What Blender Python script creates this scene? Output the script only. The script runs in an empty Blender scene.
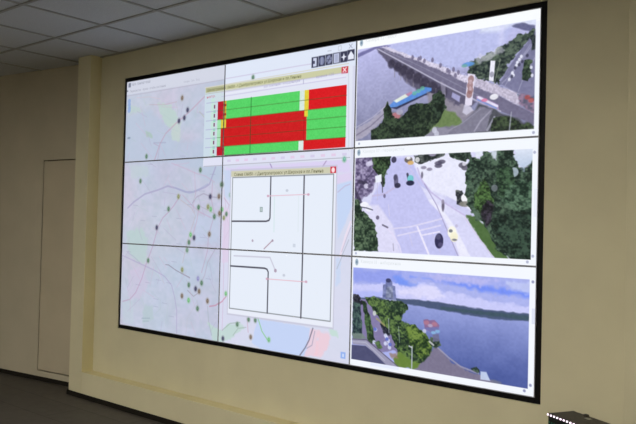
import bpy, bmesh, math
import numpy as np
from mathutils import Vector, Matrix

# ---------------------------------------------------------------- helpers
SC = bpy.context.scene
COL = SC.collection
W, H = 3.65, 2.0575          # video wall size (3 x 3 panels), centred on the origin, facing -Y
PW, PH = W/3, H/3
ZF, ZC = -1.69, 1.283         # floor and ceiling heights
YF = -0.11                   # front face of the pilasters and ledge in front of the niche wall

def lin(c):
    return tuple((x/255/12.92 if x/255 <= .04045 else ((x/255+.055)/1.055)**2.4) for x in c)

def mat(name, c, rough=.6, spec=.3, noise=0, nscale=20, bump=0, bscale=200, metal=0, c2=None):
    m = bpy.data.materials.new(name); m.use_nodes = True
    nt = m.node_tree; b = nt.nodes['Principled BSDF']
    b.inputs['Base Color'].default_value = (*lin(c), 1)
    b.inputs['Roughness'].default_value = rough
    b.inputs['Specular IOR Level'].default_value = spec
    b.inputs['Metallic'].default_value = metal
    tc = nt.nodes.new('ShaderNodeTexCoord')
    if noise or c2:
        n = nt.nodes.new('ShaderNodeTexNoise'); n.inputs['Scale'].default_value = nscale
        n.inputs['Detail'].default_value = 6
        nt.links.new(tc.outputs['Object'], n.inputs['Vector'])
        r = nt.nodes.new('ShaderNodeValToRGB')
        a = lin(c2 if c2 else [x*(1-noise) for x in c]); d = lin([min(255, x*(1+noise)) for x in c])
        r.color_ramp.elements[0].color = (*a, 1); r.color_ramp.elements[1].color = (*d, 1)
        r.color_ramp.elements[0].position = .3; r.color_ramp.elements[1].position = .7
        nt.links.new(n.outputs['Fac'], r.inputs['Fac']); nt.links.new(r.outputs['Color'], b.inputs['Base Color'])
    if bump:
        n2 = nt.nodes.new('ShaderNodeTexNoise'); n2.inputs['Scale'].default_value = bscale
        nt.links.new(tc.outputs['Object'], n2.inputs['Vector'])
        bp = nt.nodes.new('ShaderNodeBump'); bp.inputs['Strength'].default_value = bump
        bp.inputs['Distance'].default_value = .002
        nt.links.new(n2.outputs['Fac'], bp.inputs['Height']); nt.links.new(bp.outputs['Normal'], b.inputs['Normal'])
    return m

def emat(name, c, strength):
    m = bpy.data.materials.new(name); m.use_nodes = True
    b = m.node_tree.nodes['Principled BSDF']
    b.inputs['Base Color'].default_value = (*lin(c), 1)
    b.inputs['Emission Color'].default_value = (*lin(c), 1); b.inputs['Emission Strength'].default_value = strength
    return m

def box(bm, x0, x1, y0, y1, z0, z1, M=None):
    vs = [bm.verts.new((x, y, z)) for x in (x0, x1) for y in (y0, y1) for z in (z0, z1)]
    if M:
        for v in vs: v.co = M @ v.co
    f = [(0,1,3,2),(4,6,7,5),(0,4,5,1),(2,3,7,6),(0,2,6,4),(1,5,7,3)]
    return [bm.faces.new([vs[i] for i in q]) for q in f]

def cyl(bm, c, r, h, axis='z', n=20):
    R = {'z': Matrix(), 'x': Matrix.Rotation(math.pi/2, 4, 'Y'), 'y': Matrix.Rotation(math.pi/2, 4, 'X')}[axis]
    bmesh.ops.create_cone(bm, cap_ends=True, segments=n, radius1=r, radius2=r, depth=h, matrix=Matrix.Translation(c) @ R)

def obj(name, bm, m, parent=None, bevel=0, smooth=False):
    bmesh.ops.recalc_face_normals(bm, faces=bm.faces)
    me = bpy.data.meshes.new(name); bm.to_mesh(me); bm.free()
    if m: me.materials.append(m)
    if smooth:
        for p in me.polygons: p.use_smooth = True
    o = bpy.data.objects.new(name, me); COL.objects.link(o)
    if parent: o.parent = parent
    if bevel:
        b = o.modifiers.new('bevel', 'BEVEL'); b.width = bevel; b.segments = 2; b.limit_method = 'ANGLE'
    return o

def boxes(name, L, m, parent=None, bevel=0, M=None):
    bm = bmesh.new()
    for b in L: box(bm, *b, M=M)
    return obj(name, bm, m, parent, bevel)

def struct(o, label=None):
    o['kind'] = 'structure'
    if label: o['label'] = label
    return o

def thing(name, label, cat, loc=(0,0,0), rz=0, group=None):
    o = bpy.data.objects.new(name, None); COL.objects.link(o); o.empty_display_size = .1
    o.location = loc; o.rotation_euler = (0,0,rz)
    o['label'] = label; o['category'] = cat
    if group: o['group'] = group
    return o

# ---------------------------------------------------------------- materials
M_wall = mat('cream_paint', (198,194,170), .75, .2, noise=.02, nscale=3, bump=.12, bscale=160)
M_bounce = mat('cream_warm_bounce', (206,197,156), .75, .2, noise=.02, nscale=3)  # wall cream with warm bounced light put into the colour
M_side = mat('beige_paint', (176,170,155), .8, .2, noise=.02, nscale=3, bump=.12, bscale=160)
M_tile = mat('ceiling_tile', (187,191,196), .95, .1, noise=.06, nscale=160, bump=.4, bscale=260)
M_bar = mat('ceiling_bar', (150,151,148), .7, .3)
M_base = mat('dark_baseboard', (26,24,22), .7, .15)
M_door = mat('door_paint', (178,170,153), .7, .3, noise=.02, nscale=3)
M_gap = mat('door_gap_brown', (70,46,34), .8, .1)
M_black = mat('black_plastic', (14,14,17), .45, .4)
M_bezel = mat('bezel_grey', (140,144,160), .5, .4)
M_frame = mat('frame_black', (6,6,12), .5, .15)
M_case = mat('cabinet_black', (52,48,44), .55, .4, noise=.15, nscale=60)
M_mesh = mat('cabinet_face', (12,16,16), .6, .3)
M_steel = mat('brushed_steel', (190,190,185), .35, .5, metal=.9)
M_led = emat('led_white', (255,235,255), 1.6)
M_ledg = emat('led_green', (20,120,90), .35)
M_white = mat('white_metal', (225,225,222), .5, .4)
M_lamp = emat('lamp_diffuser', (255,246,226), 57.0)

# floor: dark carpet tiles with faint seams
m = bpy.data.materials.new('dark_floor'); m.use_nodes = True; M_floor = m
nt = m.node_tree; b = nt.nodes['Principled BSDF']
tc = nt.nodes.new('ShaderNodeTexCoord')
br = nt.nodes.new('ShaderNodeTexBrick'); br.offset = .5
br.inputs['Scale'].default_value = 1; br.inputs['Brick Width'].default_value = 1.25; br.inputs['Row Height'].default_value = .32
br.inputs['Mortar Size'].default_value = .004
br.inputs['Color1'].default_value = (*lin((84,80,76)),1); br.inputs['Color2'].default_value = (*lin((79,76,72)),1)
br.inputs['Mortar'].default_value = (*lin((50,48,46)),1)
nz = nt.nodes.new('ShaderNodeTexNoise'); nz.inputs['Scale'].default_value = 14; nz.inputs['Detail'].default_value = 8
mx = nt.nodes.new('ShaderNodeMix'); mx.data_type = 'RGBA'; mx.blend_type = 'MULTIPLY'; mx.inputs[0].default_value = .5
nt.links.new(tc.outputs['Object'], br.inputs['Vector']); nt.links.new(tc.outputs['Object'], nz.inputs['Vector'])
nt.links.new(br.outputs['Color'], mx.inputs[6]); nt.links.new(nz.outputs['Fac'], mx.inputs[7])
nt.links.new(mx.outputs[2], b.inputs['Base Color'])
b.inputs['Roughness'].default_value = .55; b.inputs['Specular IOR Level'].default_value = .25

# ---------------------------------------------------------------- room shell
XL, XR, YB = -5.2, 4.6, -7.2
struct(boxes('floor', [(XL-.2, XR+.2, YB-.2, .5, ZF-.1, ZF)], M_floor))
struct(boxes('ceiling', [(XL-.2, XR+.2, YB-.2, .5, ZC+.006, ZC+.12)], M_tile))
# suspended ceiling runners and wall angle
GX, GY, PX, PY = -.645, -.612, .637, .618
L = []
k = -7
while GX + k*PX < XR:
    x = GX + k*PX
    if x > XL: L.append((x-.012, x+.012, YB, -.003, ZC, ZC+.006))
    k += 1
k = 0
while GY - k*PY > YB:
    L.append((XL, XR, GY-k*PY-.012, GY-k*PY+.012, ZC-.0005, ZC+.006)); k += 1
L.append((-2.2, 2.3, -.022, -.001, ZC-.002, ZC+.006))
struct(boxes('trim_1', L, M_bar), 'grey metal runners of the suspended tile ceiling')
g = .032                                              # gap round the video wall, filled by its frame
a, c = W/2+g, H/2+g
IX0, IX1, LZ = -2.205, 2.305, -1.468                   # niche left and right, ledge top
struct(boxes('wall_back', [(IX0, -a, 0, .3, LZ-.1, ZC+.006), (a, IX1, 0, .3, LZ-.1, ZC+.006), (-a, a, 0, .3, c, ZC+.006),
                           (-a, a, 0, .3, LZ-.1, -c), (-a, a, .2, .3, -c, c)], M_wall), 'cream niche wall behind the video wall')
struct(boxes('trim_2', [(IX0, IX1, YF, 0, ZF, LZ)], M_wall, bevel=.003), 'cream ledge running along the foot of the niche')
SC.objects['trim_2'].data.materials.append(M_bounce)
for p in SC.objects['trim_2'].data.polygons: p.material_index = 1 if p.normal.z > .9 else 0  # ledge top gets the cream tinted for bounced light
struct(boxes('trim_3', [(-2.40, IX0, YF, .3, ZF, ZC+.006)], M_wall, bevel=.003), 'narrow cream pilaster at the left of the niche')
SC.objects['trim_3'].data.materials.append(M_bounce)
for p in SC.objects['trim_3'].data.polygons: p.material_index = 1 if p.normal.x > .9 else 0  # niche return likewise, bounced light painted on this face
struct(boxes('wall_back_right', [(IX1, XR, YF, .3, ZF, ZC+.006)], M_wall, bevel=.003), 'wall at the right of the niche')
# set-back wall on the left, slightly turned, with a flush service door
SL = math.atan(.13)
ML = Matrix.Translation((-2.40, .0864, 0)) @ Matrix.Rotation(SL, 4, 'Z')      # local x runs along the wall, -y into the room
DX0, DX1, DZ0, DZ1 = -.725, 0.0, -1.600, .412
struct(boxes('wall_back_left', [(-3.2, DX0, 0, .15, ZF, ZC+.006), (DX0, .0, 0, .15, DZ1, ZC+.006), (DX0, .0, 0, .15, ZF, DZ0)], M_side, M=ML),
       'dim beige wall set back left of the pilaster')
d = boxes('door_1', [(DX0+.011, DX1-.002, .002, .045, DZ0+.012, DZ1-.010)], M_door, M=ML, bevel=.002)
struct(d, 'flush painted service door without a frame')
boxes('door_gap', [(DX0, DX1, .05, .06, DZ0, DZ1)], M_gap, parent=d, M=ML)
struct(boxes('baseboard_back_left', [(-3.2, -.004, -.012, 0, ZF, ZF+.04)], M_base, M=ML, bevel=.002))
struct(boxes('baseboard_back', [(-2.412, XR, YF-.012, YF, ZF, ZF+.04), (-2.412, -2.40, YF, .07, ZF, ZF+.04)], M_base, bevel=.002))
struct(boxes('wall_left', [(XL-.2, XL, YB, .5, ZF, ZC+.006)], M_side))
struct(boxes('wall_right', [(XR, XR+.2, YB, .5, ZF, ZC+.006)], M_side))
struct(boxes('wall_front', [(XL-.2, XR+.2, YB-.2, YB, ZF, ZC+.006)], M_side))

# ---------------------------------------------------------------- ceiling lamps (behind and beside the viewpoint)
for i, (gx, gy, nm) in enumerate([(-1,4,'ceiling lamp at the left end of the row nearer the video wall'),(2,4,'middle ceiling lamp of the row nearer the video wall'),(5,4,'ceiling lamp at the right end of the row nearer the video wall'),(-5,8,'ceiling lamp at the left end of the rear row'),(-1,8,'second ceiling lamp from the left in the rear row'),(2,8,'third ceiling lamp from the left in the rear row'),(5,8,'ceiling lamp at the right end of the rear row')]):
    cx, cy = GX + (gx+.5)*PX, GY - (gy+.5)*PY
    t = thing('ceiling_light', nm, 'ceiling light', (cx, cy, ZC-.004), 0, 'recessed ceiling lamps')
    w = PX/2-.02; h = PY/2-.02
    boxes('lamp_frame', [(-w, w, -h, -h+.03, -.02, 0), (-w, w, h-.03, h, -.02, 0), (-w, -w+.03, -h+.03, h-.03, -.02, 0), (w-.03, w, -h+.03, h-.03, -.02, 0)], M_white, t)
    boxes('diffuser', [(-w+.03, w-.03, -h+.03, h-.03, -.012, -.004)], M_lamp, t)

# ---------------------------------------------------------------- picture shown by the video wall
NX, NY = 384, 216                                     # picture cells on one panel
CW, CH = NX*3, NY*3
img = np.zeros((CH, CW, 3), np.float32)
rng = np.random.default_rng(7)
YY, XX = np.mgrid[0:CH, 0:CW].astype(np.float32); XX += .5; YY += .5

def px(p):
    return np.array([(u*NX, v*NY) for u, v in p], float)
def vnoise(cell, seed, asp=1.0):
    r = np.random.default_rng(seed)
    gy, gx = int(CH/cell)+3, int(CW/(cell*asp))+3
    G = r.random((gy, gx)).astype(np.float32)
    y, x = YY/cell, XX/(cell*asp)
    iy, ix = y.astype(int), x.astype(int); fy, fx = y-iy, x-ix
    fy, fx = fy*fy*(3-2*fy), fx*fx*(3-2*fx)
    return (G[iy,ix]*(1-fx)+G[iy,ix+1]*fx)*(1-fy)+(G[iy+1,ix]*(1-fx)+G[iy+1,ix+1]*fx)*fy
N4, N9, N24, N70, N160 = vnoise(3.5,1,1.2), vnoise(8,2,1.3), vnoise(22,3,1.3), vnoise(60,4,1.4), vnoise(130,5,1.3)
N2 = vnoise(2.2, 9, 1.2)
GREEN = 1.0
MASK = np.ones((CH, CW), np.float32)                  # drawing is clipped to this

def window(p, pad):
    x0 = max(0, int(p[:,0].min()-pad)); x1 = min(CW, int(p[:,0].max()+pad)+2)
    y0 = max(0, int(p[:,1].min()-pad)); y1 = min(CH, int(p[:,1].max()+pad)+2)
    return slice(y0, y1), slice(x0, x1)
def segdist(X, Y, a, b):
    dx, dy = b[0]-a[0], b[1]-a[1]; L2 = dx*dx+dy*dy+1e-9
    t = np.clip(((X-a[0])*dx+(Y-a[1])*dy)/L2, 0, 1)
    return np.hypot(X-a[0]-t*dx, Y-a[1]-t*dy)
def cover(p, soft=1.0, rag=0.0):
    s = window(p, soft+rag+2); X, Y = XX[s], YY[s]
    if X.size == 0: return s, X
    inside = np.zeros(X.shape, bool); D = np.full(X.shape, 1e9)
    for i in range(len(p)):
        a, b = p[i-1], p[i]
        c = (a[1] > Y) != (b[1] > Y)
        with np.errstate(divide='ignore', invalid='ignore'):
            xi = a[0]+(Y-a[1])*(b[0]-a[0])/(b[1]-a[1] if b[1] != a[1] else 1e-9)
        inside ^= c & (X < xi)
        D = np.minimum(D, segdist(X, Y, a, b))
    sd = np.where(inside, D, -D)
    if rag: sd = sd + (N9[s]-.5)*2*rag + (N4[s]-.5)*rag
    return s, np.clip(.5+sd/soft, 0, 1)
def blend(s, k, col, al=1):
    k = (k*al*MASK[s])[..., None]
    img[s] = img[s]*(1-k)+np.asarray(col, np.float32)*k
def poly(p, col, al=1, soft=1.2, rag=0):
    s, k = cover(px(p), soft, rag)
    if k.size: blend(s, k, col, al)
def line(p, col, w=1.5, al=1, soft=1.2):
    p = px(p)
    s = window(p, w+soft+1); X, Y = XX[s], YY[s]
    D = np.full(X.shape, 1e9)
    for i in range(1, len(p)): D = np.minimum(D, segdist(X, Y, p[i-1], p[i]))
    blend(s, np.clip(.5+(w/2-D)/soft, 0, 1), col, al)
def dot(p, col, rx, ry, al=1, soft=1.5):
    for q in px(p):
        s = window(q[None], max(rx, ry)+3); X, Y = XX[s], YY[s]
        d = np.hypot((X-q[0])/rx, (Y-q[1])/ry)
        blend(s, np.clip(.5+(1-d)*min(rx, ry)/soft, 0, 1), col, al)
def rect(p, col, al=1, soft=1.0):
    (u0, v0), (u1, v1) = p
    poly([(u0,v0),(u1,v0),(u1,v1),(u0,v1)], col, al, soft)
def grad(p, c0, c1, soft=1.2, rag=0, ends=None):
    """vertical colour run of the picture itself, e.g. far pale water to near deep water"""
    q = px(p); s, k = cover(q, soft, rag)
    a, b = ends if ends else (q[:,1].min(), q[:,1].max())
    t = np.clip((YY[s]-a)/(b-a), 0, 1)[..., None]
    k = (k*MASK[s])[..., None]
    img[s] = img[s]*(1-k)+(np.asarray(c0)*(1-t)+np.asarray(c1)*t)*k
def leaves(p, dark, lite, rag=5, soft=1.5, seed=0):
    """leafy patch: mottled between two greens, ragged outline"""
    s, k = cover(px(p), soft, rag)
    if not k.size: return
    n = (.22*np.roll(N2, seed*31, 1)[s]+.33*np.roll(N4, seed*37, 1)[s]+.25*np.roll(N9, seed*53, 1)[s]+.20*np.roll(N24, seed*71, 1)[s])
    t = np.clip((n-.35)/.3, 0, 1)[..., None]
    dark = np.asarray(dark)*GREEN*(.62,.68,.72); lite = np.asarray(lite)*GREEN*(1.12,1.14,1.16)
    k = (k*MASK[s])[..., None]
    img[s] = img[s]*(1-k)+(np.asarray(dark)*(1-t)+np.asarray(lite)*t)*k
def mottle(p, amt, N, tint=(1,1,1), soft=1.5):
    s, k = cover(px(p), soft)
    img[s] += ((N[s]-.5)*2*amt*k*MASK[s])[..., None]*np.asarray(tint)

def text(body, p0, p1, h, col, al=1, weight=0):
    """lettering from p0 to p1 (u,v), height h in panel units"""
    cu = bpy.data.curves.new('t', 'FONT'); cu.body = body; cu.resolution_u = 2
    o = bpy.data.objects.new('t', cu); COL.objects.link(o)
    dg = bpy.context.evaluated_depsgraph_get(); dg.update()
    me = o.evaluated_get(dg).to_mesh()
    V = np.array([v.co[:2] for v in me.vertices], float).reshape(-1, 2)
    me.calc_loop_triangles()
    T = [tuple(t.vertices) for t in me.loop_triangles]
    o.evaluated_get(dg).to_mesh_clear(); bpy.data.objects.remove(o); bpy.data.curves.remove(cu)
    if not len(V): return
    wtxt = max(V[:,0].max(), 1e-3)
    (u0, v0), (u1, v1) = p0, p1
    Q = np.c_[(u0+(u1-u0)*V[:,0]/wtxt)*NX, (v0+(v1-v0)*V[:,0]/wtxt)*NY - V[:,1]/.72*h*NY]
    s = window(Q, 3); acc = np.zeros(XX[s].shape, np.float32)
    oy, ox = s[0].start, s[1].start
    SS = 3
    for t in T:
        a, b, c = Q[t[0]], Q[t[1]], Q[t[2]]
        x0, x1 = int(min(a[0],b[0],c[0])), int(max(a[0],b[0],c[0]))+1
        y0, y1 = int(min(a[1],b[1],c[1])), int(max(a[1],b[1],c[1]))+1
        x0, y0 = max(x0, ox), max(y0, oy); x1 = min(x1, s[1].stop); y1 = min(y1, s[0].stop)
        if x1 <= x0 or y1 <= y0: continue
        gy, gx = np.mgrid[y0*SS:y1*SS, x0*SS:x1*SS]; gx = (gx+.5)/SS; gy = (gy+.5)/SS
        e = lambda p, q: (q[0]-p[0])*(gy-p[1])-(q[1]-p[1])*(gx-p[0])
        A, B, C = e(a,b), e(b,c), e(c,a)
        ins = ((A>=0)&(B>=0)&(C>=0))|((A<=0)&(B<=0)&(C<=0))
        acc[y0-oy:y1-oy, x0-ox:x1-ox] += ins.reshape(y1-y0, SS, x1-x0, SS).mean((1,3))
    blend(s, np.clip(acc*(1+weight), 0, 1), col, al)

# --- town map over the two left columns
FULL = [(0,0),(2,0),(2,3),(0,3)]
rect([(0,0),(2,3)], (196,200,220))
mottle(FULL, 5, N160, (1,.2,-.2)); mottle(FULL, 5, N70, (-.9,.6,.3)); mottle(FULL, 5, N24, (.6,.4,.8)); mottle(FULL, 5, N9, (1,.6,.7))
# second column drawn brighter: dimming with viewing angle is put into the picture colours
rect([(1,0),(2,3)], (222,224,244), .75)
def road(p, col=(182,160,190), w=3, al=.8): line(p, col, w, al, 2)
poly([(-0.015,0.442),(0.265,0.384),(0.440,0.552),(0.548,0.775),(0.784,0.820),(0.989,0.929),(0.996,1.299),(0.850,1.249),(0.753,1.134),(0.555,1.041),(0.281,0.987),(0.000,1.005)], (182,198,220), .6, 14, 6)
poly([(0.349,0.313),(0.498,0.372),(0.562,0.521),(0.504,0.630),(0.430,0.574),(0.374,0.425)], (188,212,205), .8, 6, 5)
poly([(0.217,0.631),(0.295,0.677),(0.307,0.738),(0.241,0.707)], (170,195,185), .8, 5, 2)
poly([(0.503,0.595),(0.603,0.573),(0.588,0.801),(0.507,0.770)], (196,214,205), .7, 6, 3)
poly([(-0.007,0.281),(0.154,0.342),(0.178,0.395),(0.042,0.400)], (188,208,206), .7, 6, 3)
poly([(0.047,1.859),(0.215,1.805),(0.284,1.945),(0.270,2.209),(0.159,2.219),(0.064,2.080)], (184,208,206), .75, 10, 6)
poly([(0.283,2.709),(0.358,2.721),(0.373,2.883),(0.255,2.929),(0.252,2.808)], (182,200,208), .8, 6, 3)
poly([(0.024,2.700),(0.138,2.682),(0.157,2.983),(0.031,2.968)], (192,206,218), .6, 8, 3)
poly([(0.071,2.325),(0.205,2.287),(0.319,2.442),(0.216,2.671),(0.080,2.643)], (206,196,222), .6, 10, 4)
poly([(0.059,1.046),(0.261,1.058),(0.286,1.179),(0.087,1.195)], (192,208,214), .6, 8, 4)
poly([(0.755,1.639),(0.987,1.635),(0.993,1.960),(0.762,1.953)], (190,208,232), .5, 12, 6)
poly([(0.904,2.810),(1.031,2.873),(1.065,2.813),(1.184,2.759),(1.219,2.814),(1.120,2.940),(1.034,3.011),(0.963,2.995)], (190,216,208), .8, 4, 3)
line([(0.196,0.252),(0.220,0.329),(0.264,0.312)], (190,205,205), 3, 0.36)
line([(0.321,2.537),(0.365,2.578),(0.440,2.638),(0.443,2.731),(0.382,2.811)], (182,196,206), 3, 0.36)
line([(0.214,2.611),(0.260,2.700),(0.274,2.805)], (182,200,204), 3, 0.36)
line([(0.078,2.593),(0.133,2.501),(0.107,2.394),(0.071,2.300)], (186,200,208), 3, 0.36)
line([(0.008,2.146),(0.204,2.227),(0.368,2.294),(0.475,2.354),(0.548,2.449),(0.582,2.583),(0.606,2.728),(0.612,2.989)], (170,160,200), 3, 0.54)
line([(0.024,2.712),(0.104,2.675),(0.169,2.581),(0.231,2.405),(0.270,2.244),(0.349,1.978),(0.387,1.797),(0.437,1.679),(0.487,1.620),(0.546,1.538),(0.613,1.412)], (186,152,186), 3.2, 0.58)
line([(0.050,1.563),(0.117,1.490),(0.237,1.395),(0.376,1.349),(0.480,1.305),(0.561,1.330),(0.662,1.378),(0.739,1.380),(0.851,1.327),(0.888,1.295),(0.939,1.110)], (164,158,196), 4.5, 0.61)
line([(0.561,1.330),(0.701,1.392),(0.796,1.348),(0.870,1.295)], (160,170,205), 4.5, 0.43)
line([(0.973,0.237),(0.819,0.321),(0.680,0.468),(0.543,0.589),(0.443,0.693),(0.384,0.817),(0.335,0.992)], (192,160,184), 4, 0.58)
line([(0.367,0.993),(0.384,0.841),(0.320,0.798)], (180,160,190), 3, 0.43); line([(0.319,0.792),(0.446,0.800)], (160,160,190), 3.5, 0.43)
line([(0.513,1.038),(0.645,1.104),(0.754,1.167),(0.849,1.205),(0.933,1.274)], (200,170,198), 3, 0.43)
line([(0.744,1.156),(0.760,1.415),(0.735,1.584)], (200,175,200), 3, 0.43)
line([(0.633,1.412),(0.734,1.538),(0.802,1.605),(0.915,1.670)], (196,165,195), 3, 0.50); line([(0.615,1.469),(0.724,1.560),(0.765,1.649),(0.695,1.923),(0.652,2.175)], (190,175,180), 3, 0.43)
line([(0.800,1.538),(0.913,1.604),(0.987,1.657)], (170,170,180), 3, 0.43); line([(0.768,1.358),(0.733,1.504),(0.754,1.605)], (180,170,190), 2.5, 0.43)
line([(0.733,1.504),(0.770,1.437),(0.835,1.399),(0.910,1.438),(0.973,1.446)], (160,150,175), 3, 0.50)
line([(0.792,1.582),(0.776,1.717),(0.715,1.978)], (200,165,190), 3, 0.50); line([(0.915,1.274),(0.910,1.472),(0.941,1.636),(0.892,1.858),(0.886,2.023),(0.836,2.269)], (186,160,186), 3, 0.50)
line([(0.959,1.995),(0.889,2.153),(0.865,2.300),(0.829,2.392)], (176,164,186), 3, 0.50)
line([(0.481,2.214),(0.512,2.216),(0.584,2.268),(0.645,2.301),(0.724,2.338)], (128,120,140), 2.6, 0.58)
line([(0.645,2.290),(0.724,2.348)], (170,165,185), 2.6, 0.50)
line([(0.708,2.486),(0.766,2.545),(0.804,2.507)], (140,125,140), 2.6, 0.43)
line([(0.918,2.633),(0.972,2.614),(1.024,2.562),(1.058,2.504)], (196,120,150), 3.2, 0.58)
line([(0.900,2.636),(0.912,2.786),(0.943,2.943)], (160,175,180), 3, 0.43); line([(0.805,2.584),(0.715,2.800),(0.701,2.993)], (190,190,205), 3, 0.36)
line([(1.031,2.873),(1.099,2.785),(1.184,2.759)], (140,170,150), 2.6, 0.50); line([(1.127,2.907),(1.169,2.825),(1.235,2.801)], (150,165,160), 2.6, 0.43)
line([(0.065,2.105),(0.134,2.148),(0.204,2.215)], (165,160,195), 3, 0.36)
line([(0.117,0.215),(0.261,0.227),(0.370,0.269)], (215,190,200), 2, 0.43); line([(0.264,0.323),(0.424,0.348),(0.547,0.334)], (190,165,180), 2.6, 0.43)
line([(0.537,0.342),(0.560,0.427),(0.561,0.498)], (180,200,190), 2.6, 0.36); line([(0.776,0.483),(0.825,0.556)], (180,190,170), 3, 0.50)
line([(1.016,1.364),(1.038,1.581),(1.028,1.904),(1.033,2.551),(1.031,2.873)], (205,170,200), 3, 0.36)
line([(1.018,1.452),(1.063,1.526),(1.040,1.645),(1.068,1.752)], (190,160,190), 3, 0.43); line([(1.077,1.774),(1.028,1.904)], (190,170,190), 3, 0.36)
poly([(1.010,1.526),(1.074,1.603),(1.076,2.137),(1.015,2.143)], (224,206,232), .7, 4, 2)
line([(0.243,2.882),(0.330,2.867)], (130,150,170), 2.4, 0.43); line([(0.255,2.915),(0.320,2.904)], (140,160,175), 2.4, 0.36)
rr = np.random.default_rng(11)
for q in range(90):                                    # faint street scribble of the map
    u, v = rr.random()*1.0, .3+rr.random()*2.65; th = rr.choice([.5, 2.0, 1.1])+rr.normal(0, .25); L_ = .04+rr.random()*.14
    line([(u, v), (min(u+L_*math.cos(th), .99), v+L_*math.sin(th)*1.6)], ((178,168,200),(180,200,204),(206,178,204))[q%3], 1.8, .45, 1.6)
for q in range(26):
    u, v = .03+rr.random()*.9, .4+rr.random()*2.5
    line([(u, v), (u+.05, v+.004)], (150,150,180), 1.6, .4)
# lower part of the map, second column
poly([(1.324,2.693),(1.727,2.707),(1.724,2.930),(1.690,3.015),(1.371,3.011),(1.288,2.946)], (196,212,246), .95, 4, 2)
poly([(1.735,2.716),(1.784,2.726),(1.788,2.973),(1.690,2.996),(1.716,2.855)], (236,206,220), .8, 4, 2)
poly([(1.791,2.725),(1.868,2.738),(1.869,2.851),(1.802,2.980),(1.760,2.980)], (240,204,216), .8, 6, 3)
poly([(1.859,2.682),(1.914,2.700),(1.922,2.764),(1.868,2.747)], (196,222,214), .9, 4, 3)
line([(1.749,2.713),(1.723,2.835),(1.695,2.917),(1.660,2.993)], (110,108,130), 3.2, .75); line([(1.763,2.740),(1.745,2.877),(1.709,2.914)], (150,150,175), 2.4, .6)
line([(1.332,2.691),(1.366,2.817),(1.408,2.890)], (150,205,160), 3.2, .9); line([(1.242,2.706),(1.254,2.849)], (205,180,200), 3, .7)
poly([(1.891,1.329),(1.990,1.295),(1.995,1.537),(1.957,1.686),(1.906,1.856)], (196,214,246), .9, 5, 1)
poly([(1.891,1.329),(1.990,1.295),(1.989,1.220),(1.890,1.244)], (222,208,240), .8, 4, 1)
line([(1.899,1.405),(1.945,1.349),(1.978,1.332)], (190,175,205), 2.5, .6)
line([(1.990,1.685),(1.959,1.816),(1.935,1.948),(1.917,2.063)], (236,224,240), 5, .9); line([(1.991,1.740),(1.966,1.834),(1.935,1.967)], (190,176,200), 2, .6)
poly([(1.896,2.027),(1.929,2.005),(1.934,2.249),(1.901,2.281)], (200,216,244), .8, 4, 2)
line([(1.905,2.120),(1.948,1.966),(1.980,1.853)], (170,176,190), 2.2, .6)
poly([(1.029,1.126),(1.625,1.112),(1.974,1.088),(1.976,1.219),(1.628,1.241),(1.031,1.257)], (220,208,244), .8, 5, 2)
line([(1.396,1.097),(1.413,1.148)], (160,140,190), 3, .8); line([(1.792,1.151),(1.818,1.096)], (170,150,190), 3, .8)
poly([(1.011,1.147),(1.081,1.151),(1.090,1.526),(1.017,1.418)], (198,214,240), .8, 4, 2)
# browser header
poly([(-0.087,-0.022),(0.986,-0.022),(0.989,0.142),(-0.082,0.156)], (208,211,228)); poly([(0.986,-0.022),(2.001,-0.030),(2.006,0.233),(0.990,0.153)], (222,228,246))
rect([(0,0),(1,.16)], (212,216,230), .8); rect([(1,0),(2,.22)], (224,232,248))
line([(0.001,0.175),(0.368,0.173),(0.990,0.164)], (184,182,200), 2, .8); line([(1.007,0.156),(1.608,0.146),(1.971,0.151)], (206,200,226), 2.5, .8)
line([(-0.001,0.114),(0.011,0.114)], (90,95,115), 4, .8)
rect([(0.017,0.017),(0.045,0.071)], (120,126,146), .9)
text('Карта - транспорт города', *[(0.055,0.055),(0.262,0.052)], .032, (130,134,152), .8)
text('Перекрестки   Архив - отчёты состояния', *[(0.035,0.137),(0.429,0.136)], .03, (150,152,170), .8)
text('Камеры   Сеть   Вход', *[(0.612,0.127),(0.768,0.126)], .025, (170,172,190), .8)
for y in ([(0.032,0.243)], [(0.033,0.287)], [(0.035,0.331)], [(0.033,0.362)]): dot(y, (150,176,220), 6.5, 6)
dot([(0.039,0.704)], (130,145,170), 7, 3, .8)
# map markers: dark, green, brown, yellow
DK, GR, BN, LG, YE = (66,66,92), (88,120,98), (118,104,92), (112,178,120), (170,165,90)
def mark(pts, c):
    for p in pts:
        s_ = 1.15 if p[0] < 1 else 1.0
        dot([p], tuple(.65*x+85 for x in c), 6.5*s_, 7.5*s_, .45, 3)
        dot([p], c, 3.7*s_, 4.8*s_, .92, 2)
        dot([(p[0]+.001, p[1]-.004)], tuple(min(255, x*1.5) for x in c), 1.6, 2, .5)
mark([(0.659,0.447),(0.629,0.533),(0.576,0.562),(0.898,1.434),(0.377,1.795),(0.756,1.897),(0.784,2.458),(1.040,2.959)], DK)
mark([(0.244,0.949),(0.791,1.553),(1.042,1.625),(0.940,1.655),(0.839,2.386),(0.708,1.951),(0.997,1.304),(0.295,2.183),(0.185,1.236),(1.161,2.784),(1.255,2.716),(1.310,2.713),(0.799,1.134),(0.807,2.675),(0.495,1.573),(0.718,2.423),(1.240,0.189)], GR)
mark([(0.905,1.575),(1.003,1.576),(1.056,2.474),(1.422,2.892),(0.722,1.865),(0.720,2.596),(1.938,1.094)], LG)
mark([(0.602,0.299),(0.977,1.433),(0.899,1.850),(0.818,2.482),(0.654,2.556),(0.898,2.577),(0.986,1.619),(1.276,2.895)], BN)
mark([(0.649,2.258),(1.020,1.667),(0.880,1.548),(0.592,1.430)], (132,140,100)); mark([(0.804,2.341)], (140,140,190)); mark([(0.692,2.030)], (110,140,120))
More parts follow.
